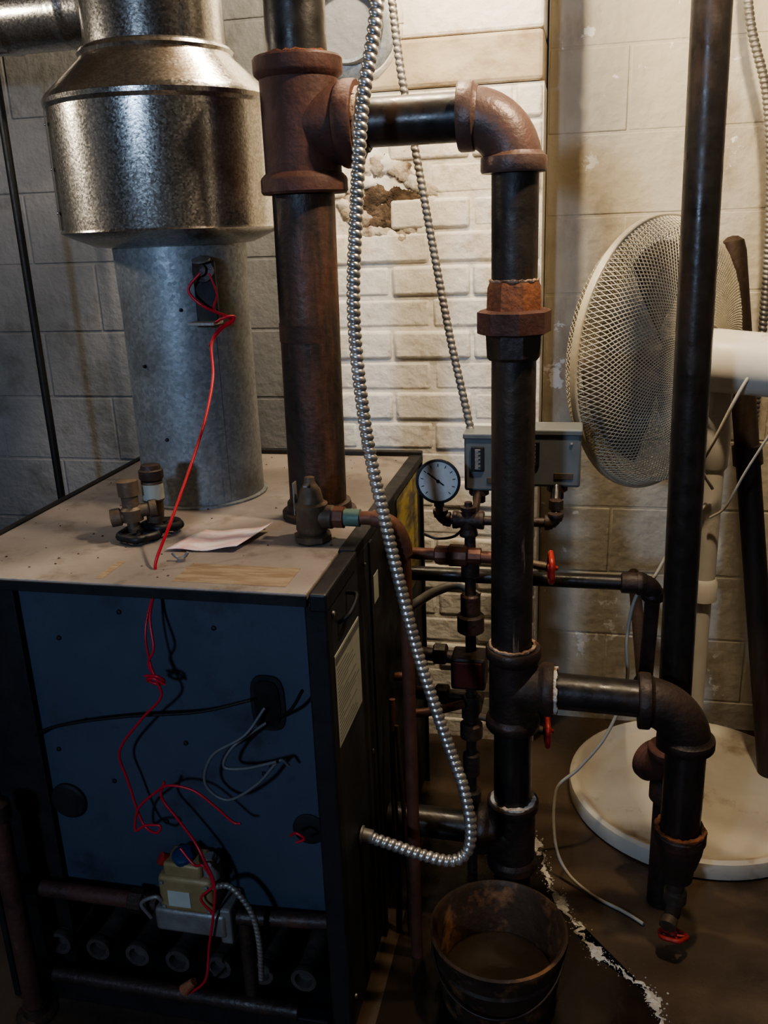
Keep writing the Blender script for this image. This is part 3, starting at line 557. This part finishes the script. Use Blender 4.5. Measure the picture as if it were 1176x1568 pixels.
# ------------------------------------------------------------------ pedestal fan
Fn=group('pedestal_fan',(.30,2.12,0))
ax=V((-.79,.61,0)).normalized(); hub=V((.172,2.19,1.190)); RG=.312
sx_,sy_=V((0,0,1)),ax.cross(V((0,0,1))).normalized()
DF,DB=.075,.115
def gp(rn,t,side):
    z=(DF if side>0 else DB)*math.sqrt(max(0,1-rn**2.6))+.008
    return hub+ax*side*z+(sx_*math.cos(t)+sy_*math.sin(t))*RG*rn
cu=bpy.data.curves.new('guard_mesh','CURVE'); cu.dimensions='3D'; cu.bevel_depth=.0013; cu.bevel_resolution=0
for side in (1,-1):
    for sg in (1,-1):
        n=160
        for k in range(n):
            sp=cu.splines.new('POLY'); m=12; sp.points.add(m-1)
            for q in range(m):
                rn=.25+.75*q/(m-1); t=2*math.pi*k/n+sg*1.1*(1-rn)
                p=gp(rn,t,side); sp.points[q].co=(*p,1)
co=bpy.data.objects.new('tmpguard',cu); S.collection.objects.link(co); bpy.context.view_layer.update()
me=bpy.data.meshes.new_from_object(co); bpy.data.objects.remove(co)
me.materials.clear(); me.materials.append(m_guard)
og=bpy.data.objects.new('guard_mesh',me); S.collection.objects.link(og); og.parent=Fn; og.location=-V(Fn.location)
def circ(c,r,n=72):
    p=[c+(sx_*math.cos(t)+sy_*math.sin(t))*r for t in [2*math.pi*i/n for i in range(n+1)]]; p[-1]=p[0]; return p
lathe('rim_band',Fn,hub-ax*.009,ax,[(0,RG-.004),(0,RG+.004),(.002,RG+.006),(.016,RG+.006),(.018,RG+.004),(.018,RG-.004),(0,RG-.004)],m_guard,80,caps=False)
for sd in (1,-1): sweep('guard_ring_%d'%(sd+1),Fn,circ(hub+ax*sd*((DF if sd>0 else DB)*math.sqrt(1-.25**2.6)+.008),RG*.25),.003,m_guard,seg=6)
lathe('front_badge',Fn,hub+ax*(DF+.004),ax,[(0,.079),(.004,.079),(.008,.06),(.009,0)],m_white,40)
for k in range(3):
    t0=2*math.pi*k/3; vs=[];fs=[];nr,na=8,8
    for i in range(nr+1):
        rr=.04+.22*i/nr
        for j in range(na+1):
            w=(j/na-.5)*(1.35-.25*abs(i/nr-.5)); t=t0+w
            vs.append(hub+(sx_*math.cos(t)+sy_*math.sin(t))*rr+ax*(.05*(j/na-.5)))
    for i in range(nr):
        for j in range(na): a=i*(na+1)+j; fs.append((a,a+1,a+na+2,a+na+1))
    ob=mk('blade_%d'%k,Fn,vs,fs,m_blade,ang=80); s_=ob.modifiers.new('t','SOLIDIFY'); s_.thickness=.002
lathe('blade_hub',Fn,hub+ax*.04,-ax,[(0,.0),(.004,.035),(.07,.04)],m_blade,32)
lathe('motor_housing',Fn,hub-ax*.12,-ax,[(0,.06),(.01,.07),(.03,.070),(.20,.066),(.225,.056),(.235,.034),(.236,0)],m_white,48)
pz=V((.303,2.12,0))
box('tilt_yoke',Fn,(.28,2.085,1.06),(.33,2.145,1.14),m_white,.01,smooth=True)
lathe('neck',Fn,pz+V((0,0,.93)),(0,0,1),[(0,.026),(.01,.033),(.10,.036),(.15,.028),(.20,.024)],m_white,32)
lathe('upper_pole',Fn,pz+V((0,0,.62)),(0,0,1),[(0,.026),(.02,.027),(.32,.027)],m_white,32)
lathe('height_collar',Fn,pz+V((0,0,.60)),(0,0,1),[(0,.028),(.004,.034),(.05,.034),(.06,.028)],m_white,32)
lathe('height_knob',Fn,pz+V((-.034,-.005,.63)),(-1,-.1,0),[(0,.008),(.015,.008),(.017,.018),(.03,.018),(.032,0)],m_white,12)
lathe('lower_pole',Fn,pz+V((0,0,.05)),(0,0,1),[(0,.045),(.02,.04),(.05,.024),(.56,.023)],m_white,32)
lathe('round_base',Fn,(.325,2.165,0),(0,0,1),[(0,.315),(.006,.325),(.035,.328),(.048,.325),(.054,.316),(.050,.305),(.036,.294),(.030,.28),(.034,.1),(.045,.05),(.05,0)],m_tan,80)
wire('cord_upper',Fn,[(.38,2.0,1.23),(.33,1.98,1.15),(.29,2.0,1.04),(.27,2.04,.96),(.30,2.07,.9)],.004,m_cabw)
wire('cord_tie',Fn,[(.40,2.0,1.05),(.36,2.03,.95),(.33,2.06,.86),(.30,2.07,.83)],.003,m_cabw)
wire('cord_lower',Fn,[(.29,2.08,.86),(.22,2.0,.80),(.17,1.9,.745),(.13,1.88,.70),(.115,1.87,.60),(.12,1.88,.48),(.08,1.86,.36),(.02,1.85,.27),(-.03,1.84,.21),(-.03,1.80,.10),(.0,1.78,.03),(.06,1.74,.006),(.13,1.70,.005),(.17,1.67,.005)],.004,m_cabw)
Wp=group('wooden_post',(.4,2.3,.7))
lathe('post',Wp,(.54,2.27,0),V((.333-.54,.03,1.453)),[(0,.03),(1.43,.029),(1.455,.025),(1.465,.012),(1.467,0)],m_wood,28)
lathe('post_ferrule',Wp,V((.54,2.27,0))+V((-.207,.03,1.453))*.62,V((-.207,.03,1.453)),[(0,.03),(.002,.036),(.05,.036),(.052,.03)],m_fitdk,20)
# ------------------------------------------------------------------ wet film + efflorescence crust
line=crom([(-.085,1.92,0),(-.055,1.85,0),(-.03,1.75,0),(.02,1.66,0),(.05,1.60,0),(.085,1.555,0),(.14,1.52,0),(.18,1.46,0),(.20,1.38,0)],22)
ox=oy=0; lj=[]
for p in line:
    ox=ox*.8+random.gauss(0,.004); oy=oy*.8+random.gauss(0,.004); lj.append(p+V((ox,oy,0)))
vs=[(p.x,p.y,.0012) for p in lj]+[(-.36,1.25,.0012),(-.36,1.95,.0012)]
vs+=[(v[0],v[1],.0) for v in vs]; n=len(vs)//2
Wt=group('puddle',(-.1,1.6,0)); mk('water_film',Wt,vs,[tuple(range(n))]+[(i,(i+1)%n,n+(i+1)%n,n+i) for i in range(n)],m_wet,smooth=False)
E=group('mineral_crust_deposit',(0,1.7,0))
vs=[];fs=[]
n=len(lj)
for i,p in enumerate(lj):
    d=(lj[min(i+1,n-1)]-lj[max(i-1,0)]).normalized(); q=V((-d.y,d.x,0))
    w=.0015+.011*max(0,math.sin(i*.19+1)*math.sin(i*.071+.4))+random.uniform(0,.003)
    vs+=[p-q*w*random.uniform(.5,1.3)+V((0,0,.0014)),p+V((0,0,.0014+random.uniform(.001,.003))),p+q*w*random.uniform(.5,1.3)+V((0,0,.0014))]
for i in range(n-1):
    a=i*3; fs+=[(a,a+3,a+4,a+1),(a+1,a+4,a+5,a+2)]
mk('crust_ridge',E,vs,fs,m_eff,smooth=False)
vs=[];fs=[]
for idx,p in enumerate(lj):
    dens=max(.08,math.sin(idx*.19+1)*math.sin(idx*.071+.4))
    for _ in range(int(14*dens)+1):
        c=p+V((random.gauss(0,.009),random.gauss(0,.009),0)); r=random.uniform(.0006,.003); k=len(vs); m6=6; h=.0013+random.uniform(.0005,.002)
        a0=random.random()*6
        for i in range(m6):
            t=a0+2*math.pi*i/m6; vs.append((c.x+r*random.uniform(.6,1.3)*math.cos(t),c.y+r*random.uniform(.6,1.3)*math.sin(t),.0))
        vs.append((c.x,c.y,h)); fs+=[(k+i,k+(i+1)%m6,k+m6) for i in range(m6)]
mk('crust_grains',E,vs,fs,m_eff,smooth=False)
# ------------------------------------------------------------------ lights
def point(name,loc,e,col,r):
    l=bpy.data.lights.new(name,'POINT'); l.energy=e; l.color=col; l.shadow_soft_size=r
    o=bpy.data.objects.new(name,l); o.location=loc; S.collection.objects.link(o); return o
point('ceiling_bulb_light',(.27,1.45,2.32),62,(1,.81,.57),.035)
point('rear_bulb_light',(-.42,1.86,2.40),48,(1,.84,.62),.04)
point('side_bulb_light',(-1.62,1.42,1.90),11,(1,.86,.68),.03)
a=bpy.data.lights.new('window_daylight','AREA'); a.shape='RECTANGLE'; a.size=.20; a.size_y=.20; a.energy=34; a.color=(.50,.69,1)
o=bpy.data.objects.new('window_daylight',a); o.location=(-.85,-1.5,1.85)
o.rotation_euler=(V((-.6,1.6,.9))-V(o.location)).to_track_quat('-Z','Y').to_euler(); S.collection.objects.link(o)
w=bpy.data.worlds.new('world'); w.use_nodes=True; w.node_tree.nodes['Background'].inputs[0].default_value=(.5,.6,.8,1); w.node_tree.nodes['Background'].inputs[1].default_value=.02
S.world=w
# ------------------------------------------------------------------ camera
f0=V((-.21418,.92773,-.3057)).normalized(); Rr=V((.97629,.21335,-.03655)).normalized(); Rr=(Rr-f0*Rr.dot(f0)).normalized(); Uu=Rr.cross(f0)
cd=bpy.data.cameras.new('camera'); cam=bpy.data.objects.new('camera',cd); S.collection.objects.link(cam)
m=Matrix((( Rr.x,Uu.x,-f0.x,0),(Rr.y,Uu.y,-f0.y,0),(Rr.z,Uu.z,-f0.z,1.5),(0,0,0,1)))
cam.matrix_world=m
cd.sensor_fit='VERTICAL'; cd.sensor_height=36; cd.lens=36*1356/1568; cd.clip_start=.05
S.camera=cam
